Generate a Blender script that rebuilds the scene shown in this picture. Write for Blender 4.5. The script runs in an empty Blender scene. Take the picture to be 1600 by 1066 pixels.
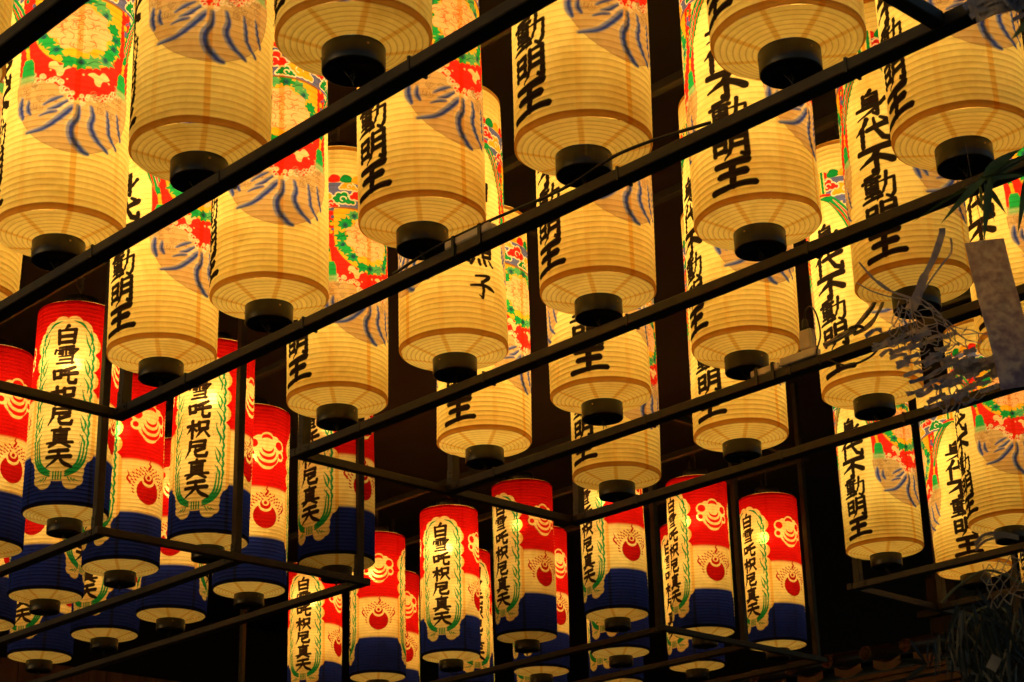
import bpy, bmesh, math, random
import numpy as np
from mathutils import Vector, Matrix

scene = bpy.context.scene
col = scene.collection
R_ = math.radians

# ------------------------------------------------------------------ camera
# x runs along the lantern bars, y across them, z up; the camera stands at the origin, eyes at 1.6 m
EYE = Vector((0, 0, 1.6))
cam_d = bpy.data.cameras.new("camera")
cam = bpy.data.objects.new("camera", cam_d)
col.objects.link(cam)
right = Vector((0.68582, 0.72733, -0.02533)).normalized()
fwd = Vector((-0.67056, 0.64505, 0.36642)).normalized()
up = right.cross(fwd).normalized()
cam.matrix_world = Matrix(((right.x, up.x, -fwd.x, EYE.x), (right.y, up.y, -fwd.y, EYE.y),
                           (right.z, up.z, -fwd.z, EYE.z), (0, 0, 0, 1)))
cam_d.sensor_width = 36.0
cam_d.lens = 64.9
cam_d.clip_start = 0.05
cam_d.clip_end = 400
cam_d.dof.use_dof = True
cam_d.dof.focus_distance = 6.8
cam_d.dof.aperture_fstop = 14.0
scene.camera = cam

# ------------------------------------------------------------------ night sky, exposure
world = bpy.data.worlds.new("World")
scene.world = world
world.use_nodes = True
wn = world.node_tree
bg = wn.nodes["Background"]
sky = wn.nodes.new("ShaderNodeTexSky")
sky.sky_type = 'NISHITA'
sky.sun_disc = False
sky.sun_elevation = R_(6)
sky.sun_rotation = R_(200)
wn.links.new(sky.outputs[0], bg.inputs[0])
bg.inputs[1].default_value = 0.095
vs = scene.view_settings
vs.view_transform = 'Standard'
vs.look = 'None'
vs.gamma = 1.0
vs.exposure = 0.0
scene.cycles.max_bounces = 10
scene.cycles.diffuse_bounces = 6
scene.cycles.transmission_bounces = 6
scene.cycles.use_denoising = True

BULB_W = 11.2
BULB_COL = (1.0, 0.735, 0.33)

# ------------------------------------------------------------------ object helpers
def link(o, parent=None):
    col.objects.link(o)
    if parent is not None:
        o.parent = parent
    return o

def tag(o, label=None, cat=None, group=None, kind=None):
    if label: o["label"] = label
    if cat: o["category"] = cat
    if group: o["group"] = group
    if kind: o["kind"] = kind
    return o

def empty(name, loc, rz=0.0, **kw):
    o = bpy.data.objects.new(name, None)
    o.empty_display_size = 0.1
    o.location = loc
    o.rotation_euler = (0, 0, rz)
    link(o)
    return tag(o, **kw)

def mesh_obj(name, verts, faces, mat, parent=None, smooth=False):
    m = bpy.data.meshes.new(name)
    m.from_pydata([tuple(v) for v in verts], [], faces)
    m.validate()
    bm = bmesh.new(); bm.from_mesh(m)
    bmesh.ops.recalc_face_normals(bm, faces=bm.faces)
    bm.to_mesh(m); bm.free()
    if smooth:
        m.polygons.foreach_set("use_smooth", [True] * len(m.polygons))
    m.materials.append(mat)
    return link(bpy.data.objects.new(name, m), parent)

class MB:
    """collects simple shapes into one mesh"""
    def __init__(self):
        self.v, self.f = [], []
    def add(self, vs, fs):
        n = len(self.v)
        self.v += [tuple(p) for p in vs]
        self.f += [tuple(i + n for i in f) for f in fs]
    def box(self, lo, hi, bev=0.0):
        x0, y0, z0 = lo; x1, y1, z1 = hi
        if bev <= 0:
            self.add([(x0,y0,z0),(x1,y0,z0),(x1,y1,z0),(x0,y1,z0),(x0,y0,z1),(x1,y0,z1),(x1,y1,z1),(x0,y1,z1)],
                     [(0,3,2,1),(4,5,6,7),(0,1,5,4),(1,2,6,5),(2,3,7,6),(3,0,4,7)])
            return
        b = bmesh.new()
        bmesh.ops.create_cube(b, size=1.0)
        for v in b.verts:
            v.co = Vector(((x0+x1)/2 + v.co.x*(x1-x0), (y0+y1)/2 + v.co.y*(y1-y0), (z0+z1)/2 + v.co.z*(z1-z0)))
        bmesh.ops.bevel(b, geom=list(b.edges), offset=bev, segments=1, affect='EDGES')
        b.verts.index_update()
        self.add([v.co for v in b.verts], [[v.index for v in f.verts] for f in b.faces])
        b.free()
    def lathe(self, prof, n=48, c=(0, 0, 0), closed=False):
        k = len(prof)
        vs = []
        for r, z in prof:
            for i in range(n):
                t = 2*math.pi*i/n
                vs.append((c[0]+r*math.cos(t), c[1]+r*math.sin(t), c[2]+z))
        fs = []
        for j in range(k-1):
            for i in range(n):
                i2 = (i+1) % n
                fs.append((j*n+i, j*n+i2, (j+1)*n+i2, (j+1)*n+i))
        self.add(vs, fs)
    def tube(self, pts, r, n=8, closed=False, flat=1.0):
        pts = [Vector(p) for p in pts]
        k = len(pts)
        rr = r if isinstance(r, (list, tuple)) else [r]*k
        vs = []
        nrm = None
        for i, p in enumerate(pts):
            if closed:
                d = pts[(i+1) % k]-pts[i-1]
            else:
                d = pts[min(i+1, k-1)]-pts[max(i-1, 0)]
            d.normalize()
            if nrm is None:
                nrm = d.orthogonal().normalized()
            nrm = (nrm-d*nrm.dot(d))
            nrm = nrm.normalized() if nrm.length > 1e-6 else d.orthogonal().normalized()
            b = d.cross(nrm)
            for j in range(n):
                t = 2*math.pi*j/n
                vs.append(p+nrm*math.cos(t)*rr[i]+b*math.sin(t)*rr[i]*flat)
        fs = []
        for i in range(k if closed else k-1):
            i2 = (i+1) % k
            for j in range(n):
                j2 = (j+1) % n
                fs.append((i*n+j, i*n+j2, i2*n+j2, i2*n+j))
        if not closed:
            fs.append(tuple(range(n-1, -1, -1)))
            fs.append(tuple((k-1)*n+j for j in range(n)))
        self.add(vs, fs)
    def build(self, name, mat, parent=None, smooth=False):
        return mesh_obj(name, self.v, self.f, mat, parent, smooth)

# ------------------------------------------------------------------ materials
def new_mat(name):
    m = bpy.data.materials.new(name)
    m.use_nodes = True
    nt = m.node_tree
    for n in list(nt.nodes):
        nt.nodes.remove(n)
    out = nt.nodes.new("ShaderNodeOutputMaterial")
    return m, nt, out

def noise_ramp(nt, scale, c0, c1, p0=0.35, p1=0.65, detail=4, stretch=None):
    tc = nt.nodes.new("ShaderNodeTexCoord")
    vec = tc.outputs["Object"]
    if stretch:
        mp = nt.nodes.new("ShaderNodeMapping")
        mp.inputs["Scale"].default_value = stretch
        nt.links.new(vec, mp.inputs[0]); vec = mp.outputs[0]
    nz = nt.nodes.new("ShaderNodeTexNoise")
    nz.inputs["Scale"].default_value = scale
    nz.inputs["Detail"].default_value = detail
    nt.links.new(vec, nz.inputs["Vector"])
    rp = nt.nodes.new("ShaderNodeValToRGB")
    rp.color_ramp.elements[0].position = p0; rp.color_ramp.elements[0].color = (*c0, 1)
    rp.color_ramp.elements[1].position = p1; rp.color_ramp.elements[1].color = (*c1, 1)
    nt.links.new(nz.outputs["Fac"], rp.inputs[0])
    return nz, rp

def surf_mat(name, c0, c1, scale=12, rough=0.5, metal=0.0, bump=0.0, stretch=None, spec=0.5):
    m, nt, out = new_mat(name)
    p = nt.nodes.new("ShaderNodeBsdfPrincipled")
    nz, rp = noise_ramp(nt, scale, c0, c1, stretch=stretch)
    nt.links.new(rp.outputs[0], p.inputs["Base Color"])
    p.inputs["Roughness"].default_value = rough
    p.inputs["Metallic"].default_value = metal
    p.inputs["Specular IOR Level"].default_value = spec
    if bump > 0:
        b = nt.nodes.new("ShaderNodeBump")
        b.inputs["Strength"].default_value = bump
        b.inputs["Distance"].default_value = 0.01
        nt.links.new(nz.outputs["Fac"], b.inputs["Height"])
        nt.links.new(b.outputs[0], p.inputs["Normal"])
    nt.links.new(p.outputs[0], out.inputs[0])
    return m

def paper_mat(name, forward=0.06):
    """washi: dyed sheet that lets light through, with long fibres and small wrinkles"""
    m, nt, out = new_mat(name)
    L = nt.links
    at = nt.nodes.new("ShaderNodeAttribute"); at.attribute_name = "dye"
    nz, rp = noise_ramp(nt, 60, (0.93, 0.91, 0.87), (1.0, 1.0, 1.0), 0.3, 0.7, 6, stretch=(1, 1, 0.45))
    nz2, rp2 = noise_ramp(nt, 9, (0.95, 0.93, 0.89), (1.0, 1.0, 1.0), 0.3, 0.7, 3)
    mx = nt.nodes.new("ShaderNodeMix"); mx.data_type = 'RGBA'; mx.blend_type = 'MULTIPLY'; mx.inputs[0].default_value = 1
    L.new(at.outputs["Color"], mx.inputs["A"]); L.new(rp.outputs[0], mx.inputs["B"])
    mx2 = nt.nodes.new("ShaderNodeMix"); mx2.data_type = 'RGBA'; mx2.blend_type = 'MULTIPLY'; mx2.inputs[0].default_value = 1
    L.new(mx.outputs["Result"], mx2.inputs["A"]); L.new(rp2.outputs[0], mx2.inputs["B"])
    oi = nt.nodes.new("ShaderNodeObjectInfo")
    ag = nt.nodes.new("ShaderNodeValToRGB")
    ag.color_ramp.elements[0].color = (1, 1, 1, 1); ag.color_ramp.elements[1].color = (.93, .86, .74, 1)
    L.new(oi.outputs["Random"], ag.inputs[0])
    mx3 = nt.nodes.new("ShaderNodeMix"); mx3.data_type = 'RGBA'; mx3.blend_type = 'MULTIPLY'; mx3.inputs[0].default_value = 1
    L.new(mx2.outputs["Result"], mx3.inputs["A"]); L.new(ag.outputs[0], mx3.inputs["B"])
    # water marks, different on every lantern
    tco = nt.nodes.new("ShaderNodeTexCoord"); va = nt.nodes.new("ShaderNodeVectorMath"); va.operation = 'ADD'
    sc3 = nt.nodes.new("ShaderNodeMath"); sc3.operation = 'MULTIPLY'; sc3.inputs[1].default_value = 57.0
    L.new(oi.outputs["Random"], sc3.inputs[0]); L.new(tco.outputs["Object"], va.inputs[0]); L.new(sc3.outputs[0], va.inputs[1])
    nz4 = nt.nodes.new("ShaderNodeTexNoise"); nz4.inputs["Scale"].default_value = 4.5; nz4.inputs["Detail"].default_value = 5; nz4.inputs["Distortion"].default_value = 1.2
    L.new(va.outputs[0], nz4.inputs["Vector"])
    st = nt.nodes.new("ShaderNodeValToRGB"); st.color_ramp.elements[0].position = .32; st.color_ramp.elements[0].color = (.88, .80, .66, 1); st.color_ramp.elements[1].position = .5; st.color_ramp.elements[1].color = (1, 1, 1, 1)
    L.new(nz4.outputs["Fac"], st.inputs[0])
    mx4 = nt.nodes.new("ShaderNodeMix"); mx4.data_type = 'RGBA'; mx4.blend_type = 'MULTIPLY'; mx4.inputs[0].default_value = 1
    L.new(mx3.outputs["Result"], mx4.inputs["A"]); L.new(st.outputs[0], mx4.inputs["B"])
    c = mx4.outputs["Result"]
    bp = nt.nodes.new("ShaderNodeBump"); bp.inputs["Strength"].default_value = 0.25; bp.inputs["Distance"].default_value = 0.004
    L.new(nz.outputs["Fac"], bp.inputs["Height"])
    tr = nt.nodes.new("ShaderNodeBsdfTranslucent"); L.new(c, tr.inputs["Color"]); L.new(bp.outputs[0], tr.inputs["Normal"])
    df = nt.nodes.new("ShaderNodeBsdfDiffuse"); L.new(c, df.inputs["Color"]); L.new(bp.outputs[0], df.inputs["Normal"])
    rf = nt.nodes.new("ShaderNodeBsdfRefraction"); L.new(c, rf.inputs["Color"])
    rf.inputs["Roughness"].default_value = 0.55; rf.inputs["IOR"].default_value = 1.25
    m1 = nt.nodes.new("ShaderNodeMixShader"); m1.inputs[0].default_value = 0.66
    L.new(tr.outputs[0], m1.inputs[1]); L.new(df.outputs[0], m1.inputs[2])
    m2 = nt.nodes.new("ShaderNodeMixShader"); m2.inputs[0].default_value = forward
    L.new(m1.outputs[0], m2.inputs[1]); L.new(rf.outputs[0], m2.inputs[2])
    L.new(m2.outputs[0], out.inputs[0])
    return m

M_PAPER = paper_mat("washi_paper", 0.0)
M_THIN = paper_mat("thin_washi_paper", 0.05)
M_LACQ = surf_mat("black_lacquer", (0.009, 0.007, 0.005), (0.019, 0.015, 0.010), 8, 0.33, spec=0.4, stretch=(6, 6, 0.3))
M_STEEL = surf_mat("dark_painted_steel", (0.018, 0.0135, 0.009), (0.032, 0.024, 0.015), 25, 0.55, bump=0.05)
M_WIRE = surf_mat("black_wire", (0.010, 0.009, 0.008), (0.02, 0.017, 0.014), 30, 0.45)
M_CHAIN = surf_mat("dull_wire_metal", (0.10, 0.085, 0.06), (0.2, 0.17, 0.12), 40, 0.4, metal=0.8)
M_BRASS = surf_mat("screw_brass", (0.3, 0.18, 0.08), (0.45, 0.28, 0.12), 40, 0.4, metal=0.9)
M_CEIL = surf_mat("dark_ceiling_board", (0.008, 0.0055, 0.0042), (0.015, 0.010, 0.007), 3, 0.7, bump=0.05)
M_GROUND = surf_mat("dark_pavement", (0.03, 0.028, 0.025), (0.06, 0.055, 0.05), 6, 0.8, bump=0.2)

# ------------------------------------------------------------------ brush writing: strokes in a 100 x 100 box, y down
KANJI = {
 '身': [[(53,1),(42,14)], [(31,15),(29,62)], [(31,18),(69,13),(67,92),(56,85)], [(33,32),(65,28)], [(33,46),(65,43)],
        [(10,64),(66,57)], [(90,42),(62,70),(10,98)]],
 '代': [[(34,2),(24,24),(2,50)], [(20,32),(19,98)], [(34,42),(96,26)], [(54,3),(58,44),(76,80),(96,90),(97,70)], [(72,5),(86,17)]],
 '不': [[(6,17),(94,8)], [(60,12),(42,42),(4,68)], [(50,34),(51,98),(42,92)], [(60,42),(92,64)]],
 '動': [[(44,3),(12,12)], [(2,25),(54,17)], [(12,35),(13,62)], [(12,35),(47,31),(46,60)], [(14,48),(45,45)], [(13,61),(46,58)],
        [(29,10),(29,88)], [(9,75),(50,70)], [(0,94),(55,84)], [(54,33),(93,26),(91,80),(82,96),(70,87)], [(73,4),(70,45),(60,72),(42,98)]],
 '明': [[(9,20),(9,78)], [(9,21),(37,16),(37,74)], [(11,46),(35,43)], [(10,73),(36,69)], [(53,8),(52,55),(47,78),(33,99)],
        [(53,9),(89,4),(89,93),(76,86)], [(54,33),(86,29)], [(53,57),(86,53)]],
 '王': [[(14,15),(84,7)], [(20,49),(78,43)], [(50,11),(49,86)], [(2,94),(66,83),(98,84)]],
 '白': [[(53,1),(38,20)], [(17,24),(20,95)], [(17,26),(82,20),(78,95)], [(22,57),(76,54)], [(21,89),(77,86)]],
 '雪': [[(22,9),(78,4)], [(9,20),(5,38)], [(9,22),(94,17),(84,35)], [(50,5),(50,45)], [(23,28),(37,33)], [(21,40),(36,43)],
        [(62,26),(77,30)], [(62,39),(79,42)], [(22,57),(76,52),(75,95)], [(26,74),(74,71)], [(15,93),(80,90)]],
 '吒': [[(7,26),(11,67)], [(7,27),(37,23),(34,62)], [(11,63),(34,60)], [(88,6),(50,25)], [(41,48),(96,37)],
        [(67,18),(66,78),(73,89),(92,89),(95,72)]],
 '枳': [[(3,31),(46,26)], [(25,3),(25,97)], [(24,33),(2,72)], [(28,40),(43,58)], [(54,12),(56,53)], [(54,13),(91,9),(88,50)],
        [(56,49),(88,46)], [(64,58),(43,94)], [(77,57),(96,90)]],
 '尼': [[(18,12),(82,7),(79,34)], [(20,36),(79,32)], [(20,11),(17,55),(0,96)], [(80,48),(43,63)], [(42,43),(42,78),(51,89),(86,89),(91,72)]],
 '真': [[(17,15),(83,10)], [(50,1),(49,22)], [(28,24),(28,73)], [(28,25),(75,22),(74,71)], [(30,39),(72,37)], [(30,53),(72,51)],
        [(29,68),(73,66)], [(2,82),(98,76)], [(36,85),(12,99)], [(62,84),(88,99)]],
 '天': [[(15,17),(82,11)], [(6,47),(94,41)], [(50,13),(45,52),(4,97)], [(52,46),(70,76),(99,94)]],
 '照': [[(9,11),(11,56)], [(9,11),(37,8),(35,54)], [(11,33),(35,31)], [(11,54),(35,52)], [(47,12),(91,8),(86,35),(75,31)],
        [(67,12),(60,26),(44,37)], [(54,43),(56,62)], [(54,43),(89,40),(85,60)], [(56,61),(86,58)],
        [(18,73),(7,94)], [(38,75),(43,92)], [(60,74),(67,92)], [(80,72),(96,92)]],
 '子': [[(23,13),(78,7),(50,35)], [(50,34),(55,60),(50,96),(36,86)], [(4,53),(60,46),(98,60)]],
 '口': [[(14,20),(20,84)], [(14,21),(86,16),(80,84)], [(20,80),(80,78)]],
 '条': [[(44,2),(16,36)], [(36,14),(74,11),(50,36),(6,54)], [(40,22),(92,54)], [(10,66),(90,62)], [(50,52),(50,98)], [(44,70),(14,92)], [(56,70),(86,90)]],
 '風': [[(14,12),(14,60),(2,96)], [(14,12),(84,10),(86,80),(98,92)], [(60,22),(34,28)], [(32,40),(66,40),(66,62),(32,62),(32,40)], [(49,26),(49,84)], [(28,86),(70,80)]],
}

# ------------------------------------------------------------------ dye raster of a cylindrical paper sheet
RAD, LEN = 0.197, 1.03
NRING = 51
NP_, NZ_ = 640, NRING*10+1

def catmull(p, n=8, closed=False):
    p = np.asarray(p, float)
    if len(p) < 3: return p
    k = len(p); out = []
    for i in range(k if closed else k-1):
        g = (lambda j: p[j % k]) if closed else (lambda j: p[min(max(j, 0), k-1)])
        a, b, c, d = g(i-1), g(i), g(i+1), g(i+2)
        for t in np.linspace(0, 1, n, endpoint=False):
            out.append(0.5*((2*b)+(c-a)*t+(2*a-5*b+4*c-d)*t*t+(3*b-a-3*c+d)*t**3))
    if not closed: out.append(p[-1])
    return np.array(out)

class Sheet:
    AA = 0.0011
    def __init__(s, L, base):
        s.L = L
        s.phi = np.arange(NP_)*2*math.pi/NP_
        s.z = np.linspace(0, L, NZ_)
        s.c = np.tile(np.array(base, np.float32), (NZ_, NP_, 1))
        s.u0 = 0.0
    def U(s):
        d = (s.phi-s.u0+math.pi) % (2*math.pi)-math.pi
        return d*RAD
    def win(s, lo, hi):
        u = s.U()
        ci = np.where((u >= lo[0]) & (u <= hi[0]))[0]
        ri = np.where((s.z >= lo[1]) & (s.z <= hi[1]))[0]
        return ri, ci, u[ci][None, :], s.z[ri][:, None]
    def blend(s, ri, ci, d, color, soft=None, mul=False):
        a = np.clip(0.5-d/((soft or s.AA)*2), 0, 1)[..., None].astype(np.float32)
        ix = np.ix_(ri, ci)
        old = s.c[ix]
        c = np.array(color, np.float32)
        s.c[ix] = old*(1-a)+(old*c if mul else c)*a
    def disc(s, cu, cz, r, color, sx=1.0, soft=None):
        m = r*max(1, sx)+0.01
        ri, ci, u, z = s.win((cu-m, cz-m), (cu+m, cz+m))
        if len(ri) == 0 or len(ci) == 0: return
        s.blend(ri, ci, np.hypot((u-cu)/sx, z-cz)-r, color, soft)
    def poly(s, pts, color, smooth=0, grow=0.0, soft=None):
        p = catmull(pts, smooth, True) if smooth else np.asarray(pts, float)
        m = 0.01+max(grow, 0)
        ri, ci, u, z = s.win(p.min(0)-m, p.max(0)+m)
        if len(ri) == 0 or len(ci) == 0: return
        uu = np.broadcast_to(u, (len(ri), len(ci))); zz = np.broadcast_to(z, (len(ri), len(ci)))
        d = np.full(uu.shape, 9.0); ins = np.zeros(uu.shape, bool)
        for a, b in zip(p, np.roll(p, -1, 0)):
            e = b-a; l = (e@e) or 1e-12
            t = np.clip(((uu-a[0])*e[0]+(zz-a[1])*e[1])/l, 0, 1)
            d = np.minimum(d, np.hypot(uu-a[0]-t*e[0], zz-a[1]-t*e[1]))
            if a[1] != b[1]:
                cr = (a[1] > zz) != (b[1] > zz)
                ins ^= cr & (uu < e[0]*(zz-a[1])/(b[1]-a[1])+a[0])
        s.blend(ri, ci, np.where(ins, -d, d)-grow, color, soft)
    def stroke(s, pts, r, color, smooth=6, soft=None):
        p = catmull(pts, smooth) if smooth else np.asarray(pts, float)
        if np.isscalar(r): rr = np.full(len(p), r)
        else: rr = np.interp(np.linspace(0, 1, len(p)), np.linspace(0, 1, len(r)), r)
        m = rr.max()+0.006
        ri, ci, u, z = s.win(p.min(0)-m, p.max(0)+m)
        if len(ri) == 0 or len(ci) == 0: return
        d = np.full((len(ri), len(ci)), 9.0)
        for i in range(len(p)-1):
            a, b = p[i], p[i+1]; e = b-a; l = (e@e) or 1e-12
            t = np.clip(((u-a[0])*e[0]+(z-a[1])*e[1])/l, 0, 1)
            d = np.minimum(d, np.hypot(u-a[0]-t*e[0], z-a[1]-t*e[1])-(rr[i]+(rr[i+1]-rr[i])*t))
        s.blend(ri, ci, d, color, soft)
    def kanji(s, ch, cu, cz, w, h, rad, color):
        for q in KANJI[ch]:
            pts = [(cu+(x/100-.5)*w, cz+(.5-y/100)*h) for x, y in q]
            # brush pressure: heavy start, lighter middle, firm stop or flick
            dx = abs(pts[-1][0]-pts[0][0]); dz = pts[0][1]-pts[-1][1]
            if len(q) == 2 and dx > 1.6*abs(dz): rr = [rad*1.05, rad*.68, rad*.78, rad*1.30]
            elif pts[-1][0] < pts[0][0]-.12*w: rr = [rad*1.25, rad*1.05, rad*.85, rad*.35]
            elif pts[-1][0] > pts[0][0]+.12*w and dz > 0: rr = [rad*.65, rad*1.0, rad*1.3, rad*.9]
            else: rr = [rad*1.15, rad*.95, rad*1.0, rad*1.05]
            s.stroke(pts, rr, color, smooth=0 if len(q) == 2 or ch in '口' else (5 if ch in '不代王天子身動明照' and len(q) == 3 and q[1][0] not in (69,47,93,37,89,91) else 0))
    def finish(s, rib=0.60, seam_off=0.0, seam_n=8, band=0.0195, strong=4):
        c = s.c
        # double paper at the eight glued seams
        u0 = s.u0
        for k in range(seam_n):
            s.u0 = seam_off+k*2*math.pi/seam_n
            u = s.U()
            a = np.clip(0.5-(np.abs(u)-0.0092)/0.002, 0, 1)[None, :, None]*(1.0 if k % strong == 0 else .28)
            c *= 1-a*(1-np.array([0.93, 0.70, 0.40]))
        s.u0 = u0
        # bamboo hoops behind the sheet
        f = (np.arange(NZ_) % 10)
        w = np.where(f == 0, rib, np.where((f == 1) | (f == 9), 0.5+0.5*rib+.08, 1.0))
        tint = np.stack([w, w**1.35, w**1.9], -1)[:, None, :]
        c *= tint
        # reinforcing band at both rims
        for zz in (s.z, s.L-s.z):
            a = np.clip(0.5-(zz-band)/0.002, 0, 1)[:, None, None]
            c *= 1-a*(1-np.array([0.48, 0.27, 0.12]))
        c *= np.array([1.0, 1.0, 1.0])

def sheet_mesh(name, s, mat=None):
    """cylinder whose paper bulges a little between the hoops; hues live in the 'dye' attribute"""
    f = (np.arange(NZ_) % 10)/10.0
    r = RAD+0.0026*np.abs(np.sin(np.pi*f))**0.7
    zz = s.z
    r = r-0.006*np.clip(1-(zz/0.008), 0, 1)**2-0.006*np.clip(1-((s.L-zz)/0.008), 0, 1)**2
    rng = np.random.default_rng(5)
    th = s.phi
    wob = sum(0.0011*np.cos(k*th[None, :]+rng.uniform(0, 6)+zz[:, None]*rng.uniform(2, 9)) for k in (2, 3, 5, 8))
    rr = r[:, None]+wob
    co = np.stack([rr*np.cos(th)[None, :], rr*np.sin(th)[None, :], zz[:, None]+(0.0016*np.sin(th+2*zz[:, None])+0.0009*np.sin(3*th+7*zz[:, None]))*np.sin(np.pi*np.clip(zz/s.L, 0, 1))[:, None]], -1)
    return grid_mesh(name, co, s.c, mat)

def grid_mesh(name, co, color, mat=None):
    nz, npn = co.shape[:2]
    i = np.arange(nz-1)[:, None]*npn; j = np.arange(npn)[None, :]; j2 = (j+1) % npn
    q = np.stack([i+j, i+j2, i+npn+j2, i+npn+j], -1).reshape(-1, 4)
    m = bpy.data.meshes.new(name)
    m.vertices.add(nz*npn)
    m.vertices.foreach_set("co", co.astype(np.float32).ravel())
    m.loops.add(q.size); m.loops.foreach_set("vertex_index", q.astype(np.int32).ravel())
    m.polygons.add(len(q)); m.polygons.foreach_set("loop_start", np.arange(0, q.size, 4, dtype=np.int32))
    try: m.polygons.foreach_set("loop_total", np.full(len(q), 4, np.int32))
    except Exception: pass
    m.update(calc_edges=True)
    m.polygons.foreach_set("use_smooth", np.ones(len(q), bool))
    at = m.color_attributes.new("dye", 'FLOAT_COLOR', 'POINT')
    rgba = np.ones((nz*npn, 4), np.float32); rgba[:, :3] = color.reshape(-1, 3)
    at.data.foreach_set("color", rgba.ravel())
    m.materials.append(mat or M_PAPER)
    return m

PAPER = (0.985, 0.855, 0.31)
INK = (0.020, 0.014, 0.010)
GREEN, RED, GOLD = (0.012, 0.33, 0.07), (0.80, 0.030, 0.018), (0.95, 0.50, 0.025)
BLUE, DBLUE, TAN, PEACH = (0.30, 0.36, 0.75), (0.035, 0.06, 0.34), (0.64, 0.46, 0.20), (0.92, 0.54, 0.26)
NAVY = (0.015, 0.030, 0.30)

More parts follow.
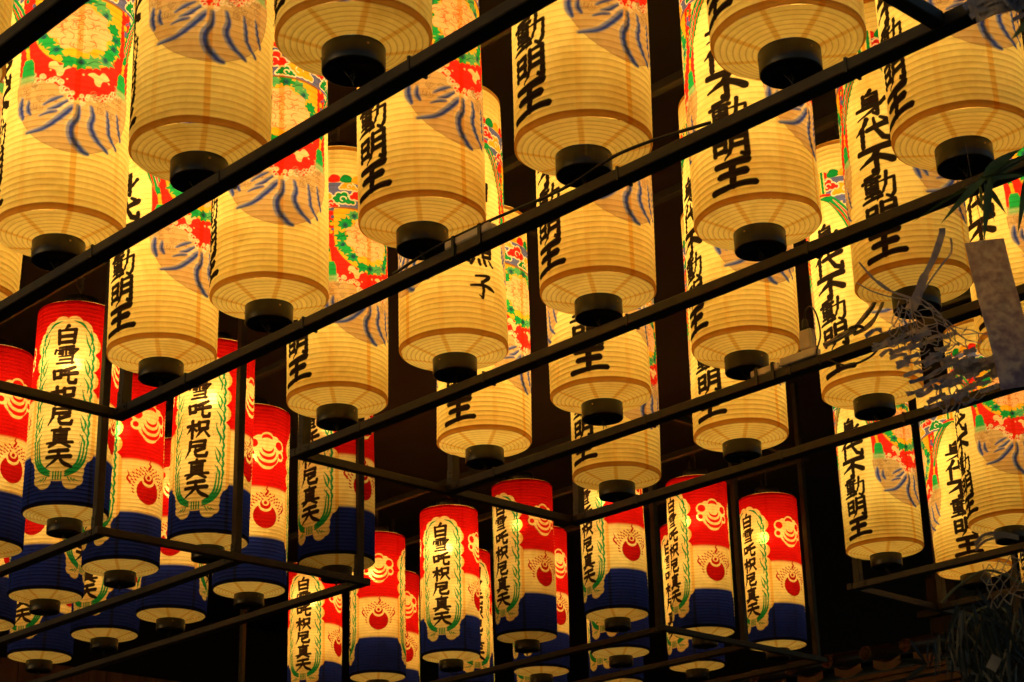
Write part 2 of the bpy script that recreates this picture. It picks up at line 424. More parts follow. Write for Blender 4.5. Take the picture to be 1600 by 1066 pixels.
def art_panel(s, phi, seed):
    """one picture side: clouds, peony shield, red field with plovers, waves"""
    s.u0 = phi
    rnd = random.Random(seed)
    Q = RAD*math.pi/2                   # distance from the picture's centre to the writing's centre
    HW = 0.195
    # wave bowl (tan), then the red field, then everything above
    bowl = [(HW*math.cos(t), 0.425+0.232*math.sin(t)) for t in np.linspace(-math.pi, 0, 40)]
    bowl = [(-HW, 0.60)]+bowl+[(HW, 0.60)]
    s.poly(bowl, (0.30, 0.19, 0.10), grow=0.0014)
    s.poly(bowl, TAN)
    s.poly([(-HW, 0.78), (-HW, 0.47), (-0.15, 0.45), (-0.07, 0.425), (-0.02, 0.385), (0.0, 0.365), (0.03, 0.375), (0.08, 0.385), (0.13, 0.43), (HW, 0.45), (HW, 0.78)], RED)
    # curling foam along the edge of the red field
    edge = catmull([(-0.17, 0.455), (-0.12, 0.44), (-0.07, 0.425), (-0.03, 0.39), (0.0, 0.368), (0.04, 0.385), (0.08, 0.39), (0.13, 0.43), (0.17, 0.45)], 6)
    for i, (x, z) in enumerate(edge):
        if abs(x) < .012: continue
        x += rnd.uniform(-.006, .006); z += rnd.uniform(-.004, .016)
        r = rnd.uniform(.006, .011)
        s.disc(x, z, r, (0.86, 0.72, 0.46)); s.disc(x+.001, z+.001, r*.55, RED if rnd.random() < .5 else TAN)
        s.disc(x+.002, z-.002, r*.25, (0.86, 0.72, 0.46))
    for i in range(70):
        x = rnd.uniform(-.175, .175); z = 0.405+rnd.uniform(-.065, .04)
        if abs(x) < .045 or z > .385+abs(x)*.35: continue
        t0 = rnd.uniform(0, 3)
        s.stroke([(x+.011*math.cos(t), z+.011*math.sin(t)) for t in np.linspace(t0, t0+4.2, 8)], .0010, (0.36, 0.24, 0.12), 0)
        s.stroke([(x+.005*math.cos(t), z+.005*math.sin(t)) for t in np.linspace(t0+2, t0+5, 6)], .0009, (0.36, 0.24, 0.12), 0)
    s.poly([(-0.06, .335), (-.03, .36), (0, .372), (.03, .365), (.0, .345), (-.03, .33)], (0.86, 0.72, 0.46), 5)
    # wave lines: light blue wash with a darker core
    for pts, r in [([(-.150, .262), (-.095, .272), (-.05, .308), (-.015, .345), (.0, .352)], .010),
                   ([(.006, .352), (.004, .315), (-.014, .28), (-.008, .24), (.022, .205), (.04, .197)], .013),
                   ([(.045, .358), (.052, .325), (.046, .29), (.068, .25), (.108, .222)], .0105),
                   ([(.098, .358), (.105, .32), (.112, .28), (.146, .245)], .008),
                   ([(.142, .365), (.15, .325), (.165, .285)], .007), ([(-.176, .385), (-.178, .35), (-.168, .315)], .010),
                   ([(-.15, .37), (-.152, .345), (-.142, .325)], .008), ([(-.085, .335), (-.06, .345), (-.03, .368)], .007),
                   ([(-.10, .352), (-.075, .368), (-.045, .382)], .006), ([(-.11, .315), (-.085, .325), (-.06, .33)], .005)]:
        r *= .92
        s.stroke([(x-r*.9, z+r*.5) for x, z in pts], [r*.3, r*.6, r*.6, r*.3], (0.80, 0.62, 0.30), 6, soft=.004)
        s.stroke(pts, [r*.6, r*1.15, r*1.25, r*.7], (0.24, 0.27, 0.44), 6, soft=.003)
        s.stroke([(x+.0025, z-.0015) for x, z in pts], [r*.2, r*.55, r*.6, r*.3], DBLUE, 6, soft=.003)
    # plovers and spray dots
    for cx, cz, k in ((-.055, .478, 1), (.062, .462, -1)):
        s.poly([(cx+k*a*1.25, cz+b*1.25) for a, b in [(-.026, .016), (-.012, .020), (-.002, .008), (.012, .012), (.026, .004), (.012, -.004), (.006, -.02), (-.006, -.022), (-.012, -.006), (-.028, .002)]], (0.90, 0.68, 0.32), 5)
    for i in range(12):
        s.disc(rnd.uniform(-.14, .14), rnd.uniform(.43, .50), rnd.uniform(.0025, .0045), (0.9, 0.7, 0.36))
    # peony shield
    sh = [(.146*math.cos(t), 0.628+0.142*math.sin(t)) for t in np.linspace(-math.pi, 0, 36)]
    sh = [(-.150, .752)]+sh+[(.150, .752)]
    s.poly(sh, (0.35, 0.15, 0.04), grow=.0013)
    s.poly(sh, GOLD)
    for i in range(19):
        t = i/19*2*math.pi+.1+rnd.uniform(-.12, .12)
        q = rnd.uniform(.94, 1.08)
        x, z = .121*q*math.cos(t), .622+.112*q*math.sin(t)
        z = min(z, .736)
        a0 = rnd.uniform(0, 6)
        k7 = [rnd.uniform(.75, 1.15) for _ in range(14)]
        st = [(x+(.035*k7[k] if k % 2 else .019)*math.cos(a0+k*math.pi/7), z+(.030*k7[k] if k % 2 else .017)*math.sin(a0+k*math.pi/7)) for k in range(14)]
        s.poly(st, rnd.choice([GREEN, (0.02, 0.42, 0.09), (0.10, 0.46, 0.16)]), soft=.002)
        if i % 2 == 0: s.disc(x*.97, .622+(z-.622)*.97, .0105, (0.02, 0.09, 0.14), soft=.005)
        if i % 3 == 0: s.stroke([(x-.02, z-.01), (x, z+.004), (x+.02, z+.008)], .0012, (0.01, .12, .05), 0)
    s.poly([(-.152, .752), (.152, .752), (.152, .80), (-.152, .80)], GOLD)
    fl = [((.098+.009*math.cos(9*t))*math.cos(t), .627+(.082+.007*math.cos(9*t))*math.sin(t)) for t in np.linspace(0, 2*math.pi, 60, endpoint=False)]
    s.poly(fl, PEACH)
    for k in range(46):
        t = rnd.uniform(0, 6.28); q = math.sqrt(rnd.random())
        x, z = .085*q*math.cos(t), .627+.07*q*math.sin(t)
        a = rnd.uniform(0, 6.28); r = rnd.uniform(.010, .02)
        s.stroke([(x+r*math.cos(a+b), z+.8*r*math.sin(a+b)) for b in np.linspace(0, 2.3, 6)], .0013, (0.60, 0.18, 0.06), 0)
    # sky strip: blue with outlined clouds, then a line of coloured petals
    s.poly([(-Q-.002, .752), (Q+.002, .752), (Q+.002, .905), (-Q-.002, .905)], PAPER)
    s.poly([(-Q, .752), (Q, .752), (Q, .862), (-Q, .862)], (0.14, 0.17, 0.46))
    for cx, cz, sc, cc in [(-.20, .805, 1.1, GOLD), (-.115, .79, 1.0, GREEN), (-.03, .815, 1.15, RED), (.06, .79, 1.25, GOLD), (.15, .82, 1.0, RED), (.215, .785, 1.0, GREEN),
                           (.012, .772, .7, GREEN), (-.165, .765, .7, RED), (.11, .845, .7, GREEN), (-.09, .848, .75, GOLD), (.27, .83, .9, GOLD), (-.27, .83, .9, RED)]:
        lob = [(0, 0, .022), (.024, -.006, .017), (-.024, -.004, .017), (.008, .016, .015), (-.014, .013, .014), (.042, -.012, .010), (-.040, -.012, .010)]
        for a, b, r in lob: s.disc(cx+a*sc, cz+b*sc, r*sc+.0035, (0.97, 0.90, 0.72))
        for a, b, r in lob: s.disc(cx+a*sc, cz+b*sc, r*sc-.0015, cc)
        s.stroke([(cx+.012*sc*math.cos(t)+.004, cz+.010*sc*math.sin(t)) for t in np.linspace(0, 4.4, 9)], .0022, (0.97, 0.90, 0.72), 0)
    k = 0
    for x in np.arange(-Q+.02, Q, .0475):
        s.poly([(x-.026, .877), (x-.008, .898), (x+.018, .892), (x+.026, .872), (x+.006, .862), (x-.018, .864)], (RED, GREEN, GOLD)[k % 3], 5)
        k += 1
    s.poly([(-.150, .748), (.150, .748), (.150, .754), (-.150, .754)], (0.35, 0.15, 0.04))
    # small ornaments between shield and curtain
    for i in range(40):
        x = rnd.choice([-1, 1])*rnd.uniform(.152, .21); z = rnd.uniform(.60, .75)
        s.disc(x, z, rnd.uniform(.005, .011), rnd.choice([GOLD, GREEN, RED, (0.12, 0.15, .42)]))

def writing_panel(s, phi, chars, name):
    """plain window between drawn curtains with a column of writing"""
    s.u0 = phi
    arch = [(-.118, .19), (-.118, .52), (-.114, .60), (-.098, .67), (-.065, .735), (-.028, .772), (0, .788), (.028, .772), (.065, .735), (.098, .67), (.114, .60), (.118, .52), (.118, .19)]
    if True:
        s.poly([(-.117, .43)]+arch[1:-1]+[(.117, .43)], PAPER)
    for k in (-1, 1):
        g = [(k*.004, .792), (k*.05, .765), (k*.095, .70), (k*.122, .63), (k*.136, .575)]
        s.stroke(g, [.010, .016, .022, .020, .010], GREEN)
        s.stroke([(x+k*.006, z+.002) for x, z in g[1:]], [.001, .005, .005, .001], (0.97, .9, .7))
        s.stroke([(x+k*.006, z+.002) for x, z in g[1:]], [.0006, .0036, .0036, .0006], RED)
        s.stroke([(x-k*.008, z-.006) for x, z in g[1:]], [.0006, .0030, .003, .0006], RED)
        s.stroke([(k*.152, .60), (k*.154, .47)], .012, RED, 0)
        s.stroke([(k*.136, .58), (k*.144, .55)], [.009, .007], GREEN, 0)
        s.stroke([(k*.143, .555), (k*.149, .51)], [.0055, .007], GOLD, 0)
        x0 = k*.150
        s.poly([(x0-.013, .518), (x0+.013, .518), (x0+.021, .50), (x0+.024, .455), (x0-.024, .455), (x0-.021, .50)], (0.02, 0.45, 0.10), soft=.002)
        s.poly([(x0-.026, .458), (x0+.026, .458), (x0+.028, .436), (x0-.028, .436)], (0.30, 0.62, 0.28), soft=.008)
    # hanging ribbon above the arch
    s.poly([(-.03, .79), (.03, .79), (.03, .905), (-.03, .905)], PAPER)
    for x, cc in ((-.018, GREEN), (0, GOLD), (.018, GREEN)):
        s.poly([(x-.006, .792), (x+.006, .792), (x+.006, .90), (x-.006, .90)], cc)
    s.stroke([(-.045, .79), (0, .80), (.045, .79)], .005, RED)
    n = len(chars)
    for i, ch in enumerate(chars):
        if name:
            s.kanji(ch, 0.002, .19+(n-1-i)*.128, .102, .100, .0064, INK)
        else:
            s.kanji(ch, 0, .092+(n-1-i)*.1055, .130 if ch in '明動' else .140, .104, {'動': .0064, '身': .0072, '明': .0082, '代': .0094}.get(ch, .0110), INK)

def yellow_sheet():
    s = Sheet(LEN, PAPER)
    art_panel(s, math.pi/2, 3); art_panel(s, -math.pi/2, 8)
    writing_panel(s, 0.0, "身代不動明王", False)
    writing_panel(s, math.pi, "口条照子", True)
    s.u0 = 0
    s.finish(seam_off=math.pi/2, rib=0.80)
    return s

RLEN = 1.0
def red_sheet():
    s = Sheet(RLEN, PAPER)
    CREAM = (0.985, 0.82, 0.31)
    z = s.z
    a = np.clip((z-0.512)/0.02, 0, 1)[:, None, None]
    base = np.array(CREAM)*(1-a)+np.array((0.66, 0.010, 0.007))*a
    b = np.clip((0.252-z)/0.012, 0, 1)[:, None, None]
    base = base*(1-b)+np.array(NAVY)*b
    s.c = np.broadcast_to(base, s.c.shape).astype(np.float32).copy()
    for ph in (math.pi/2, -math.pi/2):
        s.u0 = ph
        RD = (0.72, 0.014, 0.008)
        # lobed jewel crest, resist-left cream on red
        cx, cz = .0, .735
        lobes = [(0, -.018, .078), (0, .062, .042), (-.072, .032, .040), (.072, .032, .040), (-.082, -.020, .030), (.082, -.020, .030), (-.045, .055, .03), (.045, .055, .03), (0, -.06, .05)]
        for x, y, r in lobes: s.disc(cx+x, cz+y, r, CREAM)
        for x, y, r, sx in [(0, .070, .023, 1.35), (-.076, .036, .024, 1.05), (.076, .036, .024, 1.05), (-.086, -.020, .016, 1), (.086, -.020, .016, 1)]:
            s.disc(cx+x, cz+y, r, RD, sx)
        s.disc(cx, cz+.052, .020, CREAM, 1.7)
        s.disc(cx, cz+.010, .050, CREAM)
        for y, r, y2, r2 in [(-.034, .058, -.014, .058), (-.010, .046, .009, .046), (.012, .033, .028, .033)]:
            s.disc(cx+.006, cz+y, r, RD, 1.05); s.disc(cx+.004, cz+y2, r2, CREAM, 1.05)
        # flaming jewel
        cz = .362
        RJ = RD
        RD = (0.50, 0.008, 0.006)
        s.disc(cx, cz, .068, RD)
        s.disc(cx, cz+.060, .036, CREAM, 1.1); s.disc(cx, cz+.066, .028, RD, 1.1); s.disc(cx, cz+.076, .019, CREAM, 1.1); s.disc(cx, cz+.074, .010, RD)
        for q, rr in enumerate((.086, .101, .116)):
            m = (9, 7, 5)[q]
            for k in range(-m, m+1):
                if abs(k) < 1: continue
                t = math.pi/2-(k-(.5 if q == 1 else 0)*(1 if k > 0 else -1))*.205
                x, y = rr*math.cos(t)*1.02, rr*math.sin(t)+.010
                d = 1 if k >= 0 else -1
                s.stroke([(x-d*.004, y+cz-.002), (x+d*.003, y+cz+.001), (x+d*.004, y+cz+.008)], [.0030, .0036, .0008], RD, 4)
        s.stroke([(0, cz+.118), (.012, cz+.138), (.004, cz+.152), (.013, cz+.170)], [.006, .006, .004, .001], RD)
        for d in (-1, 1):
            s.stroke([(d*.104, cz+.04), (d*.118, cz+.06), (d*.110, cz+.082), (d*.119, cz+.10)], [.006, .005, .003, .001], RD)
    for ph in (0.0, math.pi):
        s.u0 = ph
        RD = RJ
        # wreath cartouche
        W = .137
        s.poly([(W*math.cos(t)*1.0, (.77 if math.sin(t) > 0 else .245)+W*math.sin(t)*(1.0)) for t in np.linspace(0, 2*math.pi, 60, endpoint=False)], CREAM)
        rnd = random.Random(4)
        bz = []
        for d in (-1, 1):
            for i in range(7):
                bz.append((d*(W-.022), .25+i*.088, .046))
            for t in (.35, .85, 1.3): bz.append((d*(W-.03)*math.cos(t), .77+(W-.03)*math.sin(t), .044))
            bz.append((d*.062, .108, .036)); bz.append((d*.088, .120, .030)); bz.append((d*.07, .16, .05))
        for x, y, r in bz: s.disc(x, y, r, CREAM)
        G = (0.015, 0.33, 0.09)
        for d in (-1, 1):
            for i in range(12):
                y = .27+i*.046
                k = 1 if y < .72 else 1-(y-.72)*1.6
                s.stroke([(d*.122*k, y), (d*.130*k, y+.032), (d*.118*k, y+.074)], [.002, .0064, .001], G)
                if i % 2 == 0: s.stroke([(d*.108*k, y-.01), (d*.112*k, y+.03), (d*.088*k, y+.07)], [.0016, .0058, .001], G)
                if i % 3 == 1: s.stroke([(d*.118*k, y+.02), (d*.100*k, y+.05), (d*.086*k, y+.10)], [.0014, .0048, .0008], G)
            s.stroke([(d*.095, .845), (d*.068, .878), (d*.026, .894)], [.002, .0065, .001], G)
            s.stroke([(d*.120, .79), (d*.106, .83), (d*.088, .856)], [.002, .005, .001], G)
            for q, off in enumerate((0, .014, .028)):
                s.stroke([(d*(.130-off), .30+off*.4), (d*(.118-off), .215), (d*(.082-off*.6), .160+off*.5), (d*.036, .134+off*.75)], [.0014, .0056, .0064, .0045], G)
            for q in range(3):
                s.stroke([(d*(.048+q*.014), .128-q*.004), (d*(.062+q*.016), .104+q*.004)], [.0034, .001], G, 0)
            for q in range(22):
                s.disc(d*(.082+rnd.uniform(-.012, .014)), .535+rnd.uniform(-.05, .05), .0016, (0.03, .10, .03))
                s.disc(d*(.096+rnd.uniform(-.006, .008)), .33+rnd.uniform(-.05, .05), .0016, (0.03, .10, .03))
        for x in (-.018, -.006, .006, .018): s.stroke([(x, .152), (x, .118)], .0034, G, 0)
        for i, ch in enumerate("白雪吒枳尼真天"):
            s.kanji(ch, .0, .822-i*.1005, .120, .093, {'雪': .0062, '真': .0066}.get(ch, .0088), (0.030, 0.018, 0.010))
    s.u0 = 0
    s.finish(seam_off=math.pi/4, seam_n=8, rib=0.76, band=0.016, strong=2)
    return s

def base_panel_mesh(name, up, seam_off):
    """the flat ringed paper that closes an end, from the rim in to the cap"""
    nr, n = 7*6+1, 256
    t = np.arange(n)*2*math.pi/n
    k = np.arange(nr)/(nr-1)
    r = (RAD-.0056)+(0.078-(RAD-.0056))*k
    z = -0.0005-0.026*k+0.0020*(np.abs(np.sin(np.pi*((np.arange(nr) % 6)/6.0)))**.8)*-1
    z = z*(1 if not up else -1)
    co = np.stack([r[:, None]*np.cos(t), r[:, None]*np.sin(t), np.broadcast_to(z[:, None], (nr, n))], -1)
    c = np.tile(np.array(PAPER, np.float32), (nr, n, 1))
    ring = np.where(np.arange(nr) % 6 == 0, .68, 1.0)
    c *= np.stack([ring, ring**1.35, ring**1.9], -1)[:, None, :]
    for q in range(8):
        d = np.abs((t-seam_off-q*math.pi/4+math.pi) % (2*math.pi)-math.pi)[None, :]*r[:, None]
        a = np.clip(.5-(d-.0080)/.003, 0, 1)[..., None]
        c *= 1-a*(1-np.array([0.88, 0.68, 0.42]))
    return grid_mesh(name, co, c)

def lantern(kind):
    L = LEN if kind == 'cream' else RLEN
    s = yellow_sheet() if kind == 'cream' else red_sheet()
    so = math.pi/2 if kind == 'cream' else math.pi/4
    root = empty("paper_lantern", (0, 0, 0))
    link(bpy.data.objects.new("paper_shade", sheet_mesh("paper_shade", s, M_PAPER if kind == "cream" else M_THIN)), root)
    link(bpy.data.objects.new("base_panel", base_panel_mesh("base_panel", False, so)), root)
    o = link(bpy.data.objects.new("top_panel", base_panel_mesh("top_panel", True, so)), root); o.location.z = L
    cr = .081
    b = MB()
    b.lathe([(cr-.004, -.022), (cr, -.0240), (cr, -.084), (cr-.0015, -.0872), (cr-.005, -.0882), (cr-.007, -.0862), (cr-.007, -.074), (.001, -.074)], 64)
    cap = b.build("bottom_cap", M_LACQ, root, True)
    for t in (-.25, -.25+2*math.pi/3, -.25+4*math.pi/3):
        b = MB()
        q = Vector((math.cos(t), math.sin(t), 0))
        b.tube([q*(cr-.002)+Vector((0, 0, -.046)), q*(cr+.002)+Vector((0, 0, -.046))], .0035, 8)
        b.build("screw", M_BRASS, cap)
    b = MB()
    b.lathe([(cr-.004, L+.022), (cr, L+.0240), (cr, L+.076), (cr-.003, L+.080), (.012, L+.081), (.001, L+.081)], 64)
    tc = b.build("top_cap", M_LACQ, root, True)
    b = MB()
    q = Vector((math.cos(2.4), math.sin(2.4), 0))
    b.tube([q*(cr-.002)+Vector((0, 0, L+.036)), q*(cr+.002)+Vector((0, 0, L+.036))], .0035, 8)
    b.build("screw", M_BRASS, tc)
    b = MB()
    for k in range(3):
        zc = -.086-.009*k
        b.tube([(.007*math.cos(t)*(k % 2), .007*math.cos(t)*(1-k % 2), zc+.009*math.sin(t)) for t in np.linspace(0, 2*math.pi, 10, endpoint=False)], .0016, 5, closed=True)
    b.tube([(0, 0, -.108), (.004, .003, -.116), (0, 0, -.128)], .0014, 5)
    b.tube([(.028, .0, -.076), (.024, .002, -.090), (.014, .004, -.104), (.006, .016, -.124)], .0012, 5)
    b.build("bottom_hook", M_WIRE, root)
    b = MB()
    for k in range(9):
        zc = L+.088+.013*k
        b.tube([(.006*math.cos(t)*(k % 2), .006*math.cos(t)*(1-k % 2), zc+.010*math.sin(t)) for t in np.linspace(0, 2*math.pi, 10, endpoint=False)], .0015, 5, closed=True)
    b.tube([(.03, 0, L+.06), (.05, .01, L+.10), (.03, -.02, L+.15), (.0, -.03, L+.20)], .003, 6)
    b.build("hanging_chain", M_CHAIN, root)
    # lamp plus added fill lights to even the glow; shares of the lantern's power
    for nm, zz, w in (((("bulb_or_fill", L*.82, .26), ("bulb_or_fill", L*.58, .44), ("bulb_or_fill", L*.32, .30))) if kind == 'cream' else (("bulb_or_fill", L*.73, .62), ("lower_fill", L*.40, .38))):
        ld = bpy.data.lights.new("bulb_or_fill", 'POINT')
        ld.energy = w; ld['share'] = w; ld.color = BULB_COL; ld.shadow_soft_size = .15 if nm == 'lower_fill' else .04  # lower light in red lanterns is an added fill, soft to avoid a hot spot
        lo = link(bpy.data.objects.new("bulb_or_fill", ld), root)
        lo.location = (.02, -.015, zz)
    return root

def copy_tree(o, parent=None):
    c = o.copy(); col.objects.link(c); c.parent = parent
    for ch in list(o.children): copy_tree(ch, c)
    return c

CREAM_L = lantern('cream')
RED_L = lantern('red')
used = set()
HZ = 1.6+2.431                         # height of the cream lanterns' lower rims
HZ4 = 1.6+2.431*1.055                  # the far red frame hangs a little higher

def put(proto, x, y, z, theta, power, label, group, cat="lantern"):
    """theta: how many degrees its writing is turned right of the side that faces the visitor"""
    o = proto if proto.name not in used else copy_tree(proto)
    used.add(proto.name)
    face = math.atan2(-y, -x)
    o.location = (x, y, z)
    rnd = random.Random(int(abs(x*77+y*131)*10))
    o.rotation_euler = (R_(rnd.uniform(-.8, .8)), R_(rnd.uniform(-.8, .8)), face+R_(theta))
    tag(o, label, cat, group)
    # bulbs of different age burn differently
    pw = power*rnd.uniform(.97, 1.03)
    for ch in o.children:
        if ch.type == 'LIGHT':
            ch.data = ch.data.copy()
            ch.data.energy = ch.data['share']*BULB_W*(1.0 if proto is CREAM_L else RED_SHARE)*pw
    return o

RED_SHARE = .84
GN = "cream lanterns over the nearest bars"
GF = "cream lanterns of the middle frame"
GR = "cream lanterns of the far right frame"
GL = "red, cream and navy lanterns at lower left"
GC = "red, cream and navy lanterns at lower centre"
for x, y, th, pw, lb in [
    (-4.00, 1.79, -70, .8, "cream lantern of which only a sliver of belly shows at the top left edge"),
    (-5.38, 2.60, -60, .9, "cream lantern cut off by the left edge, above the leftmost red lanterns"),
    (-4.70, 2.59, -82, 1.12, "cream lantern with its whole round peony medallion facing out, far upper left"),
    (-3.97, 2.61, -86, .66, "cream lantern showing only waves above a plain belly, beside the peony lantern"),
    (-3.20, 2.55, -80, .66, "cream lantern cut by the top edge, no picture or writing in view, nearest left"),
    (-5.38, 3.41, -51, 1.02, "cream lantern with waves at right, lowest cream one at left, beside the post"),
    (-4.70, 3.39, -80, .98, "cream lantern with peony and waves facing front over the second bar"),
    (-3.91, 3.39, -49, .90, "cream lantern with bold writing left and peony shield right, crossed by the first bar"),
    (-3.23, 3.41, -47, .84, "large cream lantern with bold writing left, in the middle of the top edge"),
    (-2.48, 3.40, -62, .80, "cream lantern cut by the top edge, black cap over the second bar, upper right"),
]: put(CREAM_L, x, y, HZ, th, pw, lb, GN)
for x, y, th, pw, lb in [
    (-5.37, 4.21, -52, .84, "cream lantern with red field and waves, hanging over the third bar's left end"),
    (-4.67, 4.20, 212, .98, "cream lantern with thin writing ending in 子 on its right side"),
    (-3.95, 4.21, -53, .88, "cream lantern with writing at left and waves right, under the large middle one"),
    (-3.24, 4.20, -19, .95, "cream lantern with writing square to the front, black cap over the third bar"),
    (-2.49, 4.20, -58, .84, "cream lantern at the top right corner with waves high on its side"),
    (-5.38, 5.00, -32, 1.3, "cream lantern showing one character alone, above the frame's corner joint"),
    (-4.67, 4.97, -12, .92, "cream lantern with two characters facing out, third up the middle staircase of lanterns"),
    (-3.97, 5.01, -62, .90, "cream lantern with small waves on its belly, beside the white plug"),
    (-3.21, 4.99, -24, .62, "cream lantern right behind the hanging paper net, last character large and dark"),
    (-5.37, 5.79, -46, .58, "dim cream lantern at the lowest tip of the middle frame, above red lanterns"),
    (-4.64, 5.78, -37, .92, "cream lantern with its last characters over the fifth bar, above two red lanterns"),
    (-3.95, 5.76, -37, .96, "tall cream lantern with five characters in a row, left of the paper net"),
    (-3.24, 5.77, -42, 1.0, "cream lantern half hidden by the hanging paper slip at the right edge"),
]: put(CREAM_L, x, y, HZ, th, pw, lb, GF)
for x, y, th, pw, lb in [
    (-5.36, 7.78, -38, .72, "cream lantern at the frame's lower right corner, dark waves on its right side"),
    (-4.67, 7.86, -66, .74, "cream lantern cut by the right edge with red field and waves, lower right"),
    (-5.31, 8.52, -5, .92, "cream lantern with all its writing facing out, lowest at right, behind another lantern"),
    (-5.28, 9.32, -50, .7, "cream lantern mostly beyond the right edge, behind a small wire net"),
]: put(CREAM_L, x, y, HZ, th, pw, lb, GR)
for x, y, th, pw, lb in [
    (-7.38, 4.20, -15, 1.08, "red topped lantern with full wreath, left of the tall steel post"),
    (-8.13, 4.18, -53, .95, "red topped lantern cut by the left edge, pale crest on its red band"),
    (-7.36, 4.98, -21, 1.05, "red topped lantern with wreath facing out between the two steel posts"),
    (-8.04, 4.91, -52, .98, "red topped lantern with crest and flame jewel facing out, behind the left post"),
    (-8.80, 4.92, 63, .9, "navy based lantern below the wreath lantern at left, one red jewel peeking out"),
    (-9.60, 4.96, -40, .9, "navy based lantern cut by the left edge, lower of the two there"),
    (-7.29, 5.72, -44, .40, "red, cream and navy lantern in the open frame corner, wreath cut at its left"),
    (-8.02, 5.70, -68, 1.05, "red topped lantern with a red jewel ringed by flames, right of the second post"),
    (-8.77, 5.70, -97, .85, "navy based lantern between two lit ones at left, mostly hidden by the bar"),
    (-9.42, 5.67, -35, .85, "navy based lantern with the last character and wreath bow at its left, low left"),
    (-10.18, 5.68, -39, .8, "lowest navy based lantern at left, just above the wooden wall"),
]: put(RED_L, x, y, HZ, th, pw, lb, GL)
for x, y, th, pw, lb in [
    (-7.62, 8.16, -55, .9, "red topped lantern below the lowest cream one, wreath at its left edge"),
    (-8.40, 8.14, -48, .58, "red topped lantern under the crossing frame bar, crest right and wreath left"),
    (-9.14, 8.15, -17, 1.1, "red topped lantern with wreath and all seven characters in full, lower centre"),
    (-9.96, 8.19, -88, 1.0, "red topped lantern with crest above flame jewel square to the front, lower centre left"),
    (-10.86, 8.33, -26, 1.05, "red topped lantern with bright wreath, cut by the bottom edge, left of centre"),
    (-7.62, 8.97, -60, .95, "red topped lantern with crest and jewel facing out, left of the rightmost red one"),
    (-8.37, 8.98, -33, .75, "navy base and wreath bow peeking below the lantern under the cream tip"),
    (-9.13, 8.98, -45, .8, "red topped lantern mostly hidden behind the one under the crossing bar"),
    (-9.90, 8.97, 25, .95, "red topped lantern whose wreath shows beside the full wreath lantern's right side"),
    (-10.72, 8.97, -60, .9, "narrow strip of red topped lantern right of the flame jewel lantern"),
    (-7.58, 9.66, -48, 1.0, "rightmost red topped lantern, standing alone with wreath left and crest right"),
    (-8.36, 9.74, -48, .85, "red topped lantern whose writing shows left of the pair beside the rightmost one"),
    (-9.12, 9.73, -35, .8, "pale base panel lowest under the two stacked navy bases, cut by the bottom edge"),
    (-9.90, 9.73, -30, .8, "faint red topped lantern in the gap behind the lantern under the crossing bar"),
    (-10.70, 9.73, -70, .9, "red strip of a lantern far behind the full wreath lantern, cut by the bottom edge"),
]: put(RED_L, x, y, HZ4, th, pw, lb, GC)

# ------------------------------------------------------------------ steel hanging frames
CEIL_Z = 5.95
def frame(label, hz, x0, x1, ys, ends=(True, True), mid=()):
    """x0 < x1 along the bars; a bar under and over every row of lanterns, posts up to the ceiling"""
    zb, zt = hz-.163, hz+1.215
    root = empty("lantern_frame", (x0, ys[0], zb), label=label, cat="frame", group="steel frames that carry the lanterns")
    O = Vector((x0, ys[0], zb))
    def bld(nm, lo, hi, bev=.003):
        b = MB(); b.box(Vector(lo)-O, Vector(hi)-O, bev); return b.build(nm, M_STEEL, root)
    for y in ys:
        bld("bottom_rail", (x0, y-.028, zb), (x1, y+.028, zb+.034))
        bld("top_rail", (x0, y-.02, zt), (x1, y+.02, zt+.04))
    for x in mid:
        bld("cross_rail", (x-.02, ys[0]+.03, zb+.001), (x+.02, ys[-1]-.03, zb+.036))
    for k, x in enumerate((x0, x1)):
        if not ends[k]: continue
        s = -1 if k == 0 else 1
        xa, xb = (x-.034, x-.002) if k == 0 else (x+.002, x+.034)
        bld("end_rail", (xa, ys[0]-.03, zb+.001), (xb, ys[-1]+.03, zb+.036))
        bld("end_rail", (xa, ys[0]-.03, zt+.001), (xb, ys[-1]+.03, zt+.036))
        for y in ys:
            px0, px1 = (x+.004, x+.042) if k == 0 else (x-.042, x-.004)
            bld("post", (px0, y-.019, zb+.036), (px1, y+.019, zt-.002))
            bld("post", (px0, y-.0185, zt+.042), (px1, y+.0185, CEIL_Z-.005))
            b = MB()
            q = (px0+px1)/2-s*.03
            b.box(Vector((q-.034, y-.0315, zb+.003))-O, Vector((q+.034, y-.0283, zb+.032))-O)
            b.box(Vector((px0+.003, y-.0225, zb+.037))-O, Vector((px1-.003, y-.0193, zb+.095))-O)
            for bx, bz, by in ((q-.02, zb+.018, -.0315), (q+.02, zb+.018, -.0315), ((px0+px1)/2, zb+.055, -.0225), ((px0+px1)/2, zb+.080, -.0225)):
                b.tube([Vector((bx, y+by, bz))-O, Vector((bx, y+by-.004, bz))-O], .0055, 6)
            b.build("bracket", M_STEEL, root)
    return root

frame("near steel frame whose bars cross the whole upper left", HZ, -5.64, -.4, (1.79, 2.59, 3.41), mid=(-2.03,))
frame("middle steel frame with bars rising from the centre to the right", HZ, -5.60, -1.98, (4.21, 5.00, 5.755))
frame("far right steel frame with its corner low beside the cream lanterns", HZ, -5.58, -1.98, (7.80, 8.56, 9.32))
frame("steel frame round the navy based lanterns at lower left, posts in front", HZ, -11.2, -7.07, (4.20, 4.96, 5.71))
frame("dim far steel frame round the red lanterns at lower centre", HZ4, -11.6, -7.27, (8.18, 8.97, 9.70))

